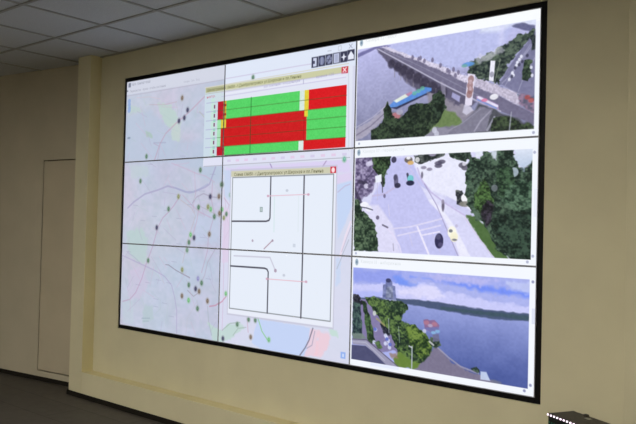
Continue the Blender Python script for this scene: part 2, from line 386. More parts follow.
mark([(1.070,1.419)], (150,185,180))
# --- signal chart window
rect([(0.823,0.224),(1.980,1.099)], (226,230,244)); rect([(0.823,0.224),(1.000,1.027)], (206,220,228))
rect([(0.823,0.243),(0.923,1.000)], (204,220,232)); rect([(0.885,0.354),(0.918,0.989)], (196,232,214), .7)
rect([(.828,.224),(1.953,.282)], (204,205,166)); rect([(.828,.226),(1.0,.28)], (176,178,142), .8)
line([(0.828,0.294),(1.951,0.281)], (186,186,176), 2, .8); line([(0.827,0.222),(1.952,0.200)], (214,212,200), 2)
text('Циклограмма 136050 - г.Днепропетровск ул.Широкая и пл.Ленина', (.842,.27), (1.62,.266), .032, (112,114,76), .9, .3)
rect([(1.905,0.225),(1.949,0.290)], (205,60,78)); line([(1.917,0.238),(1.935,0.271)], (250,220,225), 2.6); line([(1.936,0.237),(1.916,0.271)], (250,220,225), 2.6)
rect([(1.002,0.309),(1.934,0.326)], (232,234,248))
line([(0.976,0.348),(1.934,0.326)], (198,192,226), 2, .7); line([(0.975,0.304),(1.934,0.284)], (206,202,230), 2, .7)
text('фаза основная - координация', *[(1.316,0.318),(1.611,0.306)], .028, (160,156,192), .8); text('время 120', *[(1.727,0.296),(1.853,0.291)], .028, (160,156,192), .8)
line([(1.637,0.291),(1.637,0.331)], (180,180,210), 2)
text('напр.', *[(0.839,0.344),(0.921,0.341)], .028, (200,90,110), .8)
CR = [(0,0)]*2
ROW = [[(0.941,0.397),(1.938,0.401)], [(0.943,0.496),(1.939,0.502)], [(0.945,0.596),(1.941,0.602)], [(0.948,0.694),(1.943,0.701)], [(0.949,0.795),(1.944,0.798)], [(0.952,0.896),(1.946,0.898)], [(0.954,0.993),(1.948,0.997)]]
VR = [(r[0][1]+r[1][1])/2 for r in ROW]
UX = dict(l0=[(0.840,0.581)][0] if 0 else [(0.840,0.581),(-1.865,-1.618)][0][0], a=[(0.945,0.596),(-1.865,-1.618)][0][0], b=[(0.996,0.602),(-1.865,-1.618)][0][0], c=[(1.017,0.605),(-1.865,-1.618)][0][0],
          y=[(1.613,0.684),(-1.865,-1.618)][0][0], w=[(1.648,0.688),(-1.865,-1.618)][0][0], r=[(1.679,0.693),(-1.865,-1.618)][0][0], e=[(1.943,0.728),(-1.865,-1.618)][0][0], a2=[(0.977,0.599),(-1.865,-1.618)][0][0], g=[(1.668,0.691),(-1.865,-1.618)][0][0],
          q=[(1.648,0.936),(-1.865,-1.618)][0][0], q0=[(1.612,0.933),(-1.865,-1.618)][0][0], m=[(0.911,0.590),(-1.865,-1.618)][0][0], v=[(1.230,0.634),(-1.865,-1.618)][0][0])
RED, GRN, YEL, DRD = (205,26,30), (88,212,104), (228,208,60), (186,26,46)
def cell(r, a, b, c, v0=0, v1=1):
    A, B_ = VR[r], VR[r+1]; rect([(a, A+(B_-A)*v0), (b, A+(B_-A)*v1)], c)
for r in range(6):
    A, B_ = VR[r], VR[r+1]
    line([(UX['l0'], A), (UX['a'], A)], (178,178,214), 2, .8)
    rect([(UX['m']-.002, A+.03), (UX['m']+.011, A+.07)], (130,80,112)); rect([(UX['m']-.004, A+.09), (UX['m']+.016, A+.12)], (150,215,185))
for r in (0,1):
    cell(r, UX['a'], UX['b'], DRD); cell(r, UX['b'], UX['c'], (200,170,50)); cell(r, UX['b'], UX['c'], (170,40,30), .35, .6); cell(r, UX['c'], UX['y'], GRN)
    cell(r, UX['y'], UX['w'], (214,232,224)); cell(r, UX['w'], UX['r'], YEL); cell(r, UX['r'], UX['e'], (218,24,32))
for r in (2,3,4):
    cell(r, UX['a'], UX['a2'], (170,224,186)); cell(r, UX['a2'], UX['g'], RED); cell(r, UX['g'], UX['e'], GRN)
cell(2, UX['a2'], UX['c'], (220,205,70)); cell(2, UX['w'], UX['r']-.004, YEL, 0, .65); 
cell(2, UX['a'], UX['a2'], (160,226,170)); 
cell(5, UX['a'], UX['c']-.01, DRD); cell(5, UX['c']-.01, UX['q0'], GRN); cell(5, UX['q0'], UX['q'], (220,236,232)); cell(5, UX['q'], UX['e'], (214,24,30))
for r in range(1, 6):
    line([(UX['a'], VR[r]), (UX['e'], VR[r])], (60,90,30), 1.6, .55)
line([(UX['v'], VR[0]), (UX['v'], VR[6])], (30,90,40), 2.6, .6); line([(UX['w'], VR[2]), (UX['w'], VR[5])], (150,10,20), 1.6, .6)
line([(UX['c'], VR[6]+.004), (UX['e'], VR[6]+.004)], (60,20,40), 2.5, .7)
mottle([(UX['a'],VR[0]),(UX['e'],VR[0]),(UX['e'],VR[6]),(UX['a'],VR[6])], 6, N2)
# foot of the chart window (on the row of panels below)
poly([(0.827,1.003),(1.972,0.990),(1.974,1.084),(0.830,1.099)], (224,226,244))
for k in range(13):
    u = UX['c']+.02+(UX['e']-UX['c']-.04)*k/12
    rect([(u, 1.035), (u+.03, 1.06)], (228,196,226) if k % 3 else (208,198,230), .7)
line([(0.830,1.096),(1.974,1.081)], (170,172,186), 2, .8); line([(1.952,0.259),(1.966,1.012)], (206,212,226), 2)
mark([(1.938,1.094)], (110,170,150))
# toolbar icons and window buttons
for k, p in enumerate([(1.717,0.136),(1.767,0.134),(1.817,0.132),(1.868,0.130),(1.918,0.129),(1.966,0.124)]):
    u, v = p
    rect([(u-.0235, v-.052), (u+.0235, v+.052)], (58,60,84), 1, 2)
    if k == 0: rect([(u-.012, v-.042), (u+.012, v+.042)], (206,212,236)); rect([(u-.012, v-.015), (u+.0, v+.015)], (70,72,96))
    if k == 1: dot([p], (120,126,160), 7, 9); line([(u,v-.03),(u,v+.03)], (170,176,205), 2)
    if k == 2: dot([p], (140,146,178), 7.5, 9); line([(u-.012,v+.03),(u+.012,v-.03)], (76,78,104), 2); line([(u-.014,v),(u+.014,v)], (80,82,108), 1.5)
    if k == 3: rect([(u-.018, v-.045), (u+.018, v+.045)], (196,202,228)); rect([(u-.01, v-.035), (u+.01, v+.035)], (172,178,208))
    if k == 4: poly([(u,v-.036),(u+.006,v-.006),(u+.02,v),(u+.006,v+.01),(u,v+.04),(u-.006,v+.01),(u-.02,v),(u-.006,v-.006)], (226,230,246))
    if k == 5: poly([(u,v-.04),(u+.019,v+.004),(u+.019,v+.04),(u-.019,v+.04),(u-.019,v+.004)], (232,236,250))
line([(1.807,0.048),(1.831,0.048)], (190,196,212), 2); 
p = [(1.890,0.039),(1.963,0.038)]; u, v = p[0]; line([(u-.01,v-.02),(u+.01,v-.02),(u+.01,v+.02),(u-.01,v+.02),(u-.01,v-.02)], (196,202,216), 1.5)
u, v = p[1]; line([(u-.01,v-.018),(u+.01,v+.018)], (168,174,194), 1.6); line([(u+.01,v-.018),(u-.01,v+.018)], (168,174,194), 1.6)
# --- crossroads diagram window
Wn = [(1.084,1.169),(1.891,2.677)]; (a0, b0), (a1, b1) = [(1.076,1.901),(1.885,1.858)]; 
u0, u1 = a0, a1
(_, v0), (_, v1) = [(1.491,1.163),(1.520,2.679)]
rect([(u0-.008, v0-.02), (u1+.008, v1+.018)], (196,196,214), .7); rect([(u0, v0), (u1, v1)], (233,237,249))
vt = [(1.492,1.216),(-1.865,-1.618)][0][1]
rect([(u0, 1.163), (u1, 1.224)], (206,205,180)); 
text('Схема 136050 - г.Днепропетровск ул.Широкая и пл.Ленина', (1.1,1.216), (1.795,1.211), .034, (108,106,78), .95, .3)
rect([(1.845,1.160),(1.884,1.222)], (205,40,66)); dot([(1.864,1.192)], (252,226,230), 4.5, 5.5)
iu0, iu1 = [(1.089,1.901),(1.870,1.859)][0][0], [(1.089,1.901),(1.868,1.859)][1][0]
iv0, iv1 = [(1.493,1.232),(1.519,2.624)][0][1], [(1.493,1.232),(1.519,2.624)][1][1]
rect([(iu0, iv0), (iu1, iv1)], (231,238,250)); line([(iu0,iv0),(iu1,iv0),(iu1,iv1),(iu0,iv1),(iu0,iv0)], (128,134,140), 2.4, .9)
TH = (78,78,92)
line([(1.406,1.239),(1.407,1.660),(1.399,1.685),(1.376,1.695),(1.092,1.701)], TH, 3.6)
line([(1.660,1.241),(1.662,2.066),(1.660,2.627)], TH, 3.6)
line([(1.090,2.171),(1.374,2.168),(1.394,2.177),(1.404,2.205),(1.404,2.622)], TH, 3.6)
line([(1.384,1.434),(1.701,1.422)], (228,190,206), 1.8); line([(1.394,2.275),(1.696,2.271)], (228,184,198), 1.8)
dot([(1.387,1.434),(1.693,1.424),(1.395,2.275),(1.692,2.269)], (204,160,184), 3.6, 2.8, .8)
rect([(1.324,1.547),(1.347,1.600)], (150,168,170)); rect([(1.329,1.557),(1.342,1.589)], (190,205,205))
line([(1.366,1.979),(1.432,1.888)], (176,150,166), 2.6); dot([(1.432,1.891),(1.271,1.900)], (160,140,160), 3, 3, .7)
line([(1.118,2.060),(1.415,2.054),(1.460,2.184)], (205,206,222), 3.4); dot([(1.460,2.184)], (176,160,180), 4, 4)
line([(1.438,1.446),(1.441,1.800)], (214,232,236), 3); line([(1.623,1.438),(1.624,1.793)], (222,232,240), 2); rect([(1.588,1.913),(1.608,1.947)], (206,214,228)); dot([(1.534,1.381),(1.526,2.224)], (200,206,220), 4, 3)
rect([(1.943,2.893),(1.976,2.955)], (150,180,240)); rect([(1.955,2.910),(1.965,2.940)], (214,226,250))
# --- third column: white windows with three camera pictures
rect([(2,0),(3,3)], (244,248,255)); 
def frame_(q, col=(222,228,246)):
    line(q+[q[0]], col, 2, .8)
def clip(q):
    global MASK
    MASK = np.zeros((CH, CW), np.float32); s, k = cover(px(q), 1.0); MASK[s] = k
def unclip():
    global MASK
    MASK = np.ones((CH, CW), np.float32)
def quad(p):                                   # upright rectangle through four measured corners
    u0 = (p[0][0]+p[3][0])/2; u1 = (p[1][0]+p[2][0])/2; v0 = (p[0][1]+p[1][1])/2; v1 = (p[2][1]+p[3][1])/2
    return [(u0,v0),(u1,v0),(u1,v1),(u0,v1)]
rect([(2,.0),(3,.1)], (250,253,255))
for y in ([(2.028,0.027)], [(2.027,1.040)], [(2.030,2.045)]): dot(y, (150,172,190), 4, 6.5, .9); dot(y, (120,140,165), 2, 2.5)
text('Камера 12 - мост', *[(2.054,0.029),(2.247,0.030)], .035, (214,220,224), .8)
text('Камера 07 - перекрёсток', *[(2.051,1.047),(2.309,1.044)], .03, (214,220,224), .8)
text('Камера 03 - набережная', *[(2.055,2.051),(2.300,2.051)], .03, (214,220,224), .8)
# picture 1: bridge over the river
Q1 = quad([(2.002,0.085),(2.978,0.083),(2.977,0.946),(2.007,0.937)]); clip(Q1)
GREEN = .74
grad(Q1, (196,196,240), (132,134,168)); 
grad([(2.004,0.177),(2.138,0.115),(2.506,0.573),(2.508,0.719),(2.017,0.924)], (192,193,238), (128,130,162)); mottle(Q1, 5, N24, (1,1,1))
poly([(2.149,0.101),(2.553,0.073),(2.974,0.085),(2.975,0.115),(2.868,0.117),(2.812,0.296),(2.663,0.376),(2.504,0.392),(2.332,0.269)], (188,194,238), .85, 10)
poly([(2.710,0.023),(2.997,0.029),(2.998,0.146),(2.905,0.099),(2.863,0.099),(2.810,0.133),(2.711,0.115)], (226,232,250), .85, 8)
poly([(2.810,0.077),(2.829,0.074),(2.831,0.244),(2.801,0.244)], (214,214,248), .6, 8)
poly([(2.007,0.126),(2.061,0.101),(2.112,0.085),(2.174,0.085),(2.211,0.098),(2.181,0.117),(2.125,0.104),(2.062,0.134),(2.007,0.158)], (108,106,158), .9, 3, 1)
poly([(2.863,0.102),(2.886,0.090),(2.915,0.093),(2.975,0.130),(2.976,0.195),(2.934,0.159),(2.872,0.118)], (96,98,134), .9, 2.5, 1)
# dark underside and piers
poly([(2.119,0.102),(2.175,0.124),(2.273,0.237),(2.392,0.360),(2.505,0.479),(2.646,0.631),(2.698,0.688),(2.667,0.725),(2.535,0.706),(2.463,0.616),(2.383,0.551),(2.299,0.422),(2.214,0.278)], (92,88,112), .95, 4, 2)
for p in [(2.220,0.266),(2.257,0.301),(2.293,0.338),(2.332,0.379),(2.375,0.427),(2.416,0.479),(2.461,0.526),(2.511,0.574)]:
    dot([p], (58,54,74), 6+(p[0]-2)*12, 6+(p[0]-2)*13, .85, 4)
    line([(p[0]+.02, p[1]+.01), (p[0]+.02, p[1]+.12)], (140,136,150), 2.5, .5)
# deck
poly([(2.125,0.098),(2.168,0.110),(2.390,0.265),(2.503,0.367),(2.623,0.485),(2.767,0.611),(2.988,0.836),(2.988,0.914),(2.818,0.781),(2.655,0.633),(2.505,0.488),(2.369,0.347),(2.243,0.222)], (116,112,140), 1, 2)
line([(2.138,0.115),(2.243,0.222),(2.369,0.351),(2.505,0.492),(2.655,0.637),(2.818,0.781)], (184,182,206), 2.6, .9)
line([(2.175,0.133),(2.345,0.281),(2.504,0.432),(2.645,0.573),(2.768,0.693)], (140,138,164), 2, .7)
poly([(2.149,0.096),(2.187,0.098),(2.344,0.227),(2.447,0.294),(2.568,0.398),(2.622,0.442),(2.695,0.482),(2.874,0.630),(2.940,0.688),(2.918,0.748),(2.816,0.659),(2.716,0.577),(2.623,0.501),(2.504,0.385),(2.390,0.287)], (214,208,230), .95, 2.5, 1.5)
poly([(2.695,0.486),(2.874,0.630),(2.931,0.687),(2.908,0.747),(2.801,0.649),(2.685,0.555)], (190,182,204), .7, 3, 1)
mottle([(2.272,0.167),(2.447,0.277),(2.694,0.466),(2.940,0.681),(2.913,0.756),(2.716,0.586),(2.504,0.392),(2.273,0.202)], 20, N2); 
for p in [(2.344,0.236),(2.379,0.258),(2.390,0.252),(2.413,0.282),(2.458,0.284),(2.503,0.341),(2.542,0.392),(2.552,0.407),(2.574,0.391),(2.601,0.422),(2.585,0.444)]: dot([p], (110,104,134), 3, 4.5, .8)
dot([(2.785,0.659)], (244,244,252), 8, 5, .9)
# right bank: trees, road, cars
leaves([(2.652,0.375),(2.683,0.315),(2.713,0.338),(2.743,0.304),(2.782,0.304),(2.821,0.258),(2.860,0.227),(2.892,0.187),(2.934,0.175),(2.975,0.139),(2.976,0.211),(2.926,0.277),(2.894,0.331),(2.862,0.404),(2.834,0.477),(2.810,0.553),(2.745,0.510),(2.695,0.482),(2.642,0.430)], (70,84,84), (112,128,110), 4, 2, 1)
poly([(2.683,0.331),(2.713,0.297),(2.748,0.313),(2.812,0.263),(2.827,0.291),(2.763,0.350),(2.703,0.369)], (228,226,242), .5, 4, 3)
dot([(2.652,0.364)], (96,150,220), 12, 4, .9); dot([(2.632,0.373)], (110,170,150), 6, 3, .7)
poly([(2.980,0.173),(2.926,0.277),(2.890,0.347),(2.843,0.464),(2.810,0.553),(2.893,0.641),(2.986,0.712),(2.983,0.400)], (124,124,158), 1, 3, 1)
for p in ([(2.972,0.256),(2.890,0.442),(2.839,0.575)], [(2.954,0.275),(2.862,0.499),(2.824,0.556)], [(2.983,0.367),(2.929,0.514),(2.902,0.634)]): line(p, (168,168,198), 2, .6)
leaves([(2.932,0.404),(2.955,0.378),(2.965,0.474),(2.948,0.580),(2.920,0.543)], (66,86,72), (96,116,90), 3, 2, 2)
leaves([(2.958,0.205),(2.971,0.193),(2.982,0.306),(2.959,0.331)], (56,66,76), (86,96,96), 3, 2, 3)
for p in [(2.904,0.382),(2.890,0.426),(2.872,0.482),(2.877,0.502),(2.858,0.532),(2.913,0.360),(2.895,0.403),(2.960,0.457),(2.965,0.521)]: dot([p], (232,234,250), 2.6, 3, .9)
for p in [(2.918,0.401),(2.904,0.422),(2.885,0.445),(2.941,0.359),(2.870,0.510)]: dot([p], (60,60,84), 2.6, 3, .8)
poly([(2.893,0.649),(2.986,0.688),(2.988,0.836),(2.913,0.747)], (126,112,138), 1, 3, 2); mottle([(2.893,0.649),(2.986,0.688),(2.988,0.836),(2.913,0.747)], 30, N4, (1.2,.6,.7))
dot([(2.945,0.690),(2.963,0.716)], (176,84,84), 5, 4, .8)
line([(2.813,0.360),(2.790,0.518),(2.786,0.549)], (150,160,140), 2, .5)
# near ground left: quay, roofs, park
poly([(2.002,0.829),(2.073,0.782),(2.159,0.684),(2.195,0.618),(2.232,0.659),(2.160,0.794),(2.074,0.893),(2.004,0.942)], (168,164,186), 1, 3, 2); line([(2.009,0.886),(2.098,0.813),(2.184,0.706)], (120,114,140), 3, .7); line([(2.009,0.811),(2.110,0.732),(2.195,0.636)], (196,192,214), 2, .6)
poly([(2.213,0.638),(2.243,0.599),(2.348,0.545),(2.422,0.511),(2.456,0.526),(2.456,0.555),(2.355,0.612),(2.256,0.659),(2.220,0.666)], (92,142,218), 1, 2)
poly([(2.214,0.660),(2.256,0.659),(2.456,0.551),(2.456,0.564),(2.256,0.681)], (40,44,74), .9, 2)
poly([(2.237,0.602),(2.308,0.551),(2.325,0.577),(2.255,0.622)], (228,236,226), 1, 2); poly([(2.308,0.556),(2.342,0.536),(2.348,0.553),(2.325,0.577)], (190,130,160), .9, 2); dot([(2.360,0.556),(2.383,0.539),(2.405,0.520)], (110,190,160), 5, 4, .7)
poly([(2.196,0.653),(2.232,0.696),(2.292,0.722),(2.293,0.775),(2.234,0.776),(2.196,0.744)], (120,118,128), .9, 3, 2); dot([(2.251,0.742)], (190,120,128), 11, 7, .85); dot([(2.275,0.710)], (170,168,190), 8, 5, .8)
poly([(2.428,0.551),(2.506,0.599),(2.572,0.678),(2.667,0.725),(2.719,0.816),(2.669,0.858),(2.563,0.811),(2.453,0.728)], (146,140,156), .95, 4, 3)
poly([(2.571,0.584),(2.613,0.625),(2.609,0.675),(2.566,0.625)], (170,170,214), .9, 2)
poly([(2.505,0.479),(2.533,0.510),(2.534,0.603),(2.512,0.592)], (190,186,210), .5, 3)
poly([(2.707,0.691),(2.818,0.789),(2.988,0.923),(2.988,0.953),(2.820,0.974),(2.644,0.930),(2.627,0.852),(2.688,0.762)], (80,82,92), 1, 4, 2)
poly([(2.617,0.851),(2.718,0.725),(2.778,0.759),(2.750,0.934),(2.456,0.952),(2.433,0.915),(2.488,0.870)], (128,126,146), 1, 3, 1)
line([(2.511,0.940),(2.627,0.852),(2.718,0.750)], (166,164,186), 2, .5); line([(2.690,0.927),(2.720,0.848),(2.768,0.773)], (170,168,190), 3, .7); line([(2.755,0.926),(2.789,0.825)], (176,176,196), 4, .7)
leaves([(2.779,0.823),(2.843,0.816),(2.890,0.870),(2.979,0.921),(2.979,0.952),(2.771,0.952)], (62,74,62), (86,104,74), 3, 2, 4); line([(2.871,0.797),(2.863,0.939)], (176,178,196), 2.4, .7)
poly([(2.508,0.710),(2.573,0.745),(2.622,0.819),(2.632,0.854),(2.564,0.879),(2.488,0.879),(2.422,0.932),(2.377,0.943)], (108,130,84), 1, 4, 3)
leaves([(2.100,0.942),(2.105,0.860),(2.149,0.810),(2.184,0.751),(2.189,0.653),(2.226,0.694),(2.245,0.769),(2.304,0.741),(2.327,0.656),(2.384,0.647),(2.441,0.665),(2.468,0.609),(2.506,0.608),(2.529,0.671),(2.520,0.788),(2.488,0.852),(2.445,0.907),(2.400,0.964),(2.284,0.978)], (42,60,50), (78,98,72), 3, 2, 5)
leaves([(2.462,0.592),(2.495,0.545),(2.529,0.602),(2.535,0.706),(2.504,0.803),(2.464,0.729)], (48,66,54), (76,98,76), 3, 2, 6)
leaves([(2.177,0.678),(2.201,0.609),(2.226,0.677),(2.228,0.784),(2.185,0.779)], (42,58,48), (66,88,62), 2, 2, 7)
poly([(2.422,0.939),(2.488,0.879),(2.532,0.874),(2.565,0.904),(2.543,0.961)], (142,140,160), 1, 2); dot([(2.477,0.893),(2.489,0.926)], (206,208,226), 5, 6, .8)
# two pylons with emblems, banner
poly([(2.651,0.441),(2.689,0.457),(2.674,0.710),(2.641,0.718),(2.638,0.688)], (226,220,240), 1, 1.5)
for p in [(2.667,0.493),(2.663,0.542),(2.665,0.584),(2.660,0.616)]: dot([p], (150,110,110), 6, 7, .75)
dot([(2.665,0.514),(2.664,0.568)], (206,180,190), 3, 4, .8); poly([(2.636,0.696),(2.667,0.718),(2.683,0.753),(2.647,0.789),(2.626,0.762)], (210,208,230), .8, 2)
poly([(2.765,0.359),(2.788,0.366),(2.781,0.532),(2.758,0.520)], (238,238,252), 1, 1.5); dot([(2.772,0.474)], (130,130,150), 4, 5, .7)
poly([(2.697,0.636),(2.717,0.643),(2.807,0.726),(2.810,0.767),(2.783,0.751),(2.698,0.675)], (176,150,196), 1, 1.5); line([(2.707,0.649),(2.802,0.738)], (232,230,250), 4, .9); line([(2.702,0.668),(2.798,0.754)], (120,160,220), 2.5, .8); dot([(2.738,0.679)], (210,110,150), 6, 3, .8)
mottle(Q1, 7, N4); unclip()
rect([(2.018,0.952),(2.278,0.946)], (250,252,255)); dot([(2.976,0.971),(2.027,0.967)], (140,146,180), 2.5, 2.5, .7)
# picture 2: road junction
Q2 = quad([(2.004,1.082),(2.976,1.096),(2.972,1.947),(2.009,1.959)]); clip(Q2)
GREEN = .76
rect([Q2[0], Q2[2]], (216,216,246))
poly([(2.215,1.106),(2.345,1.107),(2.428,1.346),(2.497,1.526),(2.620,1.959),(2.299,1.959),(2.249,1.838),(2.199,1.715),(2.136,1.636),(2.098,1.554),(2.121,1.444),(2.181,1.302)], (196,197,242), 1, 5)
poly([(2.000,1.526),(2.159,1.526),(2.248,1.705),(2.299,1.959),(2.147,1.951)], (222,220,248), 1, 5)
poly([(2.345,1.107),(2.651,1.088),(2.674,1.321),(2.708,1.601),(2.636,1.535),(2.550,1.452),(2.462,1.399),(2.405,1.293)], (233,234,253), 1, 5)
poly([(2.406,1.362),(2.496,1.441),(2.583,1.501),(2.636,1.535),(2.709,1.617),(2.689,1.667),(2.605,1.603),(2.520,1.586),(2.463,1.519)], (222,222,250), 1, 3)
poly([(2.553,1.670),(2.709,1.633),(2.812,1.951),(2.631,1.957)], (216,216,248), 1, 3)
poly([(2.550,1.452),(2.636,1.519),(2.709,1.617),(2.679,1.642),(2.604,1.560),(2.529,1.501)], (200,200,238), .8, 3)
line([(2.386,1.205),(2.411,1.311),(2.463,1.415),(2.551,1.519),(2.679,1.642)], (196,186,228), 3, .8)
poly([(2.452,1.484),(2.520,1.603),(2.553,1.670),(2.609,1.852),(2.631,1.957),(2.683,1.954),(2.602,1.718),(2.541,1.586),(2.474,1.475)], (236,236,254), 1, 3)
line([(2.428,1.346),(2.497,1.526),(2.620,1.959)], (160,152,196), 2.4, .7); line([(2.553,1.670),(2.603,1.818),(2.631,1.957)], (236,232,254), 3, .7)
for p in ([(2.242,1.740),(2.353,1.718),(2.526,1.645)], [(2.279,1.800),(2.400,1.752),(2.521,1.701)]): line(p, (222,218,246), 3, .9)
line([(2.393,1.717),(2.459,1.947)], (236,232,254), 4); line([(2.417,1.790),(2.516,1.755)], (232,228,252), 3); line([(2.348,1.780),(2.367,1.884)], (206,202,236), 2.4, .7); line([(2.478,1.774),(2.524,1.925)], (204,198,234), 2.4, .7)
line([(2.199,1.715),(2.248,1.784),(2.291,1.888),(2.304,1.959)], (228,222,250), 3.5, .8); line([(2.154,1.537),(2.162,1.698)], (222,216,242), 2, .6); line([(2.220,1.526),(2.228,1.625)], (222,216,242), 2, .6)
line([(2.121,1.444),(2.195,1.428),(2.278,1.351)], (196,182,214), 4, .5); line([(2.310,1.131),(2.358,1.239),(2.406,1.362)], (206,202,238), 2.4, .7)
# parked cars and trees, upper left
poly([(1.999,1.081),(2.127,1.081),(2.167,1.211),(2.143,1.282),(2.120,1.390),(2.045,1.481),(1.999,1.462)], (122,112,148), 1, 4, 3); mottle([(1.999,1.081),(2.127,1.081),(2.167,1.211),(2.120,1.390),(2.045,1.481),(1.999,1.462)], 46, N4)
line([(1.994,1.499),(2.055,1.333),(2.117,1.226)], (60,54,84), 3, .6); dot([(2.069,1.324),(2.042,1.315)], (60,54,80), 7, 4, .8); dot([(2.079,1.353),(2.091,1.151),(2.103,1.144)], (214,210,236), 6, 5, .8); dot([(2.050,1.352),(2.101,1.353)], (84,76,108), 5, 4, .7)
dot([(2.029,1.277),(2.054,1.204),(2.014,1.166),(2.039,1.112)], (176,168,200), 5, 3, .7)
leaves([(2.109,1.088),(2.232,1.081),(2.222,1.195),(2.198,1.267),(2.182,1.356),(2.162,1.283),(2.130,1.208)], (48,70,48), (92,120,80), 3, 2, 8)
line([(2.177,1.266),(2.182,1.411)], (78,74,92), 2.4, .8); poly([(2.134,1.264),(2.173,1.248),(2.175,1.315),(2.138,1.327)], (236,240,252), 1, 1.4); line([(2.148,1.327),(2.153,1.482)], (196,190,220), 2, .6); dot([(2.195,1.446)], (100,94,124), 3, 4, .8)
poly([(1.999,1.387),(2.033,1.518),(2.059,1.509),(2.004,1.351)], (54,48,72), .8, 3, 1)
leaves([(1.999,1.471),(2.032,1.490),(2.060,1.573),(2.112,1.645),(2.137,1.717),(2.158,1.843),(2.166,1.951),(2.008,1.962)], (56,84,62), (112,136,104), 3, 2, 9)
dot([(2.071,1.526)], (244,244,254), 10, 6); dot([(2.098,1.560)], (236,236,250), 8, 6); line([(2.046,1.545),(2.084,1.554),(2.123,1.572)], (60,60,84), 2.4, .8); dot([(2.155,1.641)], (80,74,100), 4, 4, .8); line([(2.187,1.707),(2.218,1.729)], (92,88,110), 3.5, .8)
line([(2.253,1.874),(2.257,1.935)], (140,136,160), 2, .6)
# vehicles
dot([(2.247,1.122)], (66,64,92), 6, 6); dot([(2.263,1.314)], (96,92,124), 5, 13, .9); dot([(2.272,1.353)], (52,50,76), 7, 5); dot([(2.257,1.282)], (78,76,104), 4, 6)
line([(2.329,1.255),(2.342,1.343)], (58,56,80), 5, .9); dot([(2.347,1.296)], (120,200,210), 7, 7); dot([(2.346,1.334)], (40,42,72), 9, 5)
dot([(2.333,1.129)], (96,88,84), 9, 6, .9); dot([(2.346,1.156)], (222,180,110), 7, 4, .9); dot([(2.333,1.112)], (236,236,244), 5, 3)
dot([(2.515,1.833)], (48,46,84), 9, 14); dot([(2.511,1.799)], (84,82,116), 5, 5, .9); dot([(2.524,1.865)], (92,86,124), 5, 4, .7)
dot([(2.584,1.756)], (250,248,236), 9, 11); dot([(2.595,1.795)], (244,240,214), 8, 9); dot([(2.577,1.745)], (90,96,110), 4, 3, .8); dot([(2.598,1.819)], (90,92,110), 5, 2, .8)
dot([(2.533,1.535)], (96,90,110), 3, 10, .9); dot([(2.531,1.499)], (150,144,168), 3, 4, .9); dot([(2.607,1.702)], (190,184,214), 3, 3, .7)
# plaza furniture and far trees
leaves([(2.362,1.090),(2.402,1.085),(2.545,1.071),(2.546,1.113),(2.514,1.128),(2.426,1.156),(2.392,1.179),(2.368,1.135)], (72,82,80), (118,124,120), 3, 2, 10)
dot([(2.385,1.132)], (240,240,244), 5, 5, .8); dot([(2.503,1.170),(2.503,1.192),(2.520,1.159)], (76,72,96), 8, 4, .8); dot([(2.421,1.203),(2.454,1.219)], (130,124,150), 6, 3, .8); dot([(2.413,1.267)], (86,80,104), 2.5, 6, .8); dot([(2.469,1.090)], (150,144,170), 8, 4)
leaves([(2.545,1.071),(2.671,1.058),(2.678,1.140),(2.641,1.179),(2.599,1.151),(2.567,1.115)], (58,78,66), (104,124,104), 3, 2, 11)
dot([(2.632,1.195),(2.647,1.216)], (84,80,98), 8, 5, .8); dot([(2.641,1.184)], (232,230,244), 4, 4, .8)
leaves([(2.603,1.411),(2.634,1.402),(2.640,1.469),(2.636,1.535),(2.609,1.519)], (70,72,84), (112,116,112), 2, 2, 12); dot([(2.649,1.469)], (244,244,250), 8, 8); dot([(2.649,1.519)], (132,130,124), 12, 5, .9)
# right: lawn, big trees, sky gaps
poly([(2.657,1.610),(2.698,1.617),(2.749,1.682),(2.820,1.838),(2.879,1.962),(2.812,1.967),(2.762,1.875),(2.700,1.732)], (78,108,62), 1, 3, 2)
line([(2.647,1.626),(2.721,1.796),(2.802,1.960)], (214,208,236), 3, .8)
leaves([(2.652,1.188),(2.672,1.140),(2.693,1.132),(2.723,1.160),(2.742,1.079),(2.773,1.115),(2.791,1.075),(2.888,1.077),(2.899,1.141),(2.918,1.220),(2.955,1.207),(2.977,1.162),(2.986,1.967),(2.879,1.962),(2.821,1.903),(2.760,1.712),(2.719,1.649),(2.678,1.576),(2.655,1.453),(2.654,1.304)], (46,72,58), (100,126,102), 4, 2, 13)
grad([(2.879,1.059),(2.981,1.069),(2.982,1.163),(2.955,1.223),(2.937,1.268),(2.909,1.220),(2.889,1.140)], (228,234,250), (178,196,222), 4, 4); poly([(2.692,1.075),(2.732,1.071),(2.733,1.119),(2.703,1.142)], (228,234,246), .9, 3, 2); poly([(2.777,1.082),(2.806,1.077),(2.803,1.166),(2.783,1.148)], (214,222,238), .9, 3, 2)
dot([(2.889,1.266)], (190,204,220), 8, 8, .8); dot([(2.796,1.390)], (150,154,166), 6, 6, .6)
leaves([(2.697,1.453),(2.726,1.339),(2.745,1.308),(2.771,1.390),(2.792,1.503),(2.768,1.600),(2.729,1.600),(2.698,1.535)], (50,78,40), (102,140,80), 3, 2, 14)
leaves([(2.804,1.245),(2.852,1.185),(2.880,1.235),(2.892,1.409),(2.845,1.487),(2.810,1.406)], (44,76,52), (84,116,84), 4, 3, 15)
leaves([(2.854,1.408),(2.937,1.332),(2.979,1.349),(2.982,1.566),(2.894,1.582),(2.836,1.503)], (54,88,66), (108,140,112), 4, 3, 16)
leaves([(2.733,1.535),(2.768,1.487),(2.792,1.535),(2.789,1.664),(2.760,1.696),(2.729,1.617)], (44,42,50), (80,72,88), 3, 3, 17)
leaves([(2.827,1.584),(2.982,1.566),(2.986,1.967),(2.889,1.960),(2.830,1.855),(2.789,1.696)], (32,56,46), (70,96,78), 4, 3, 18)
mottle(Q2, 5, N4); unclip()
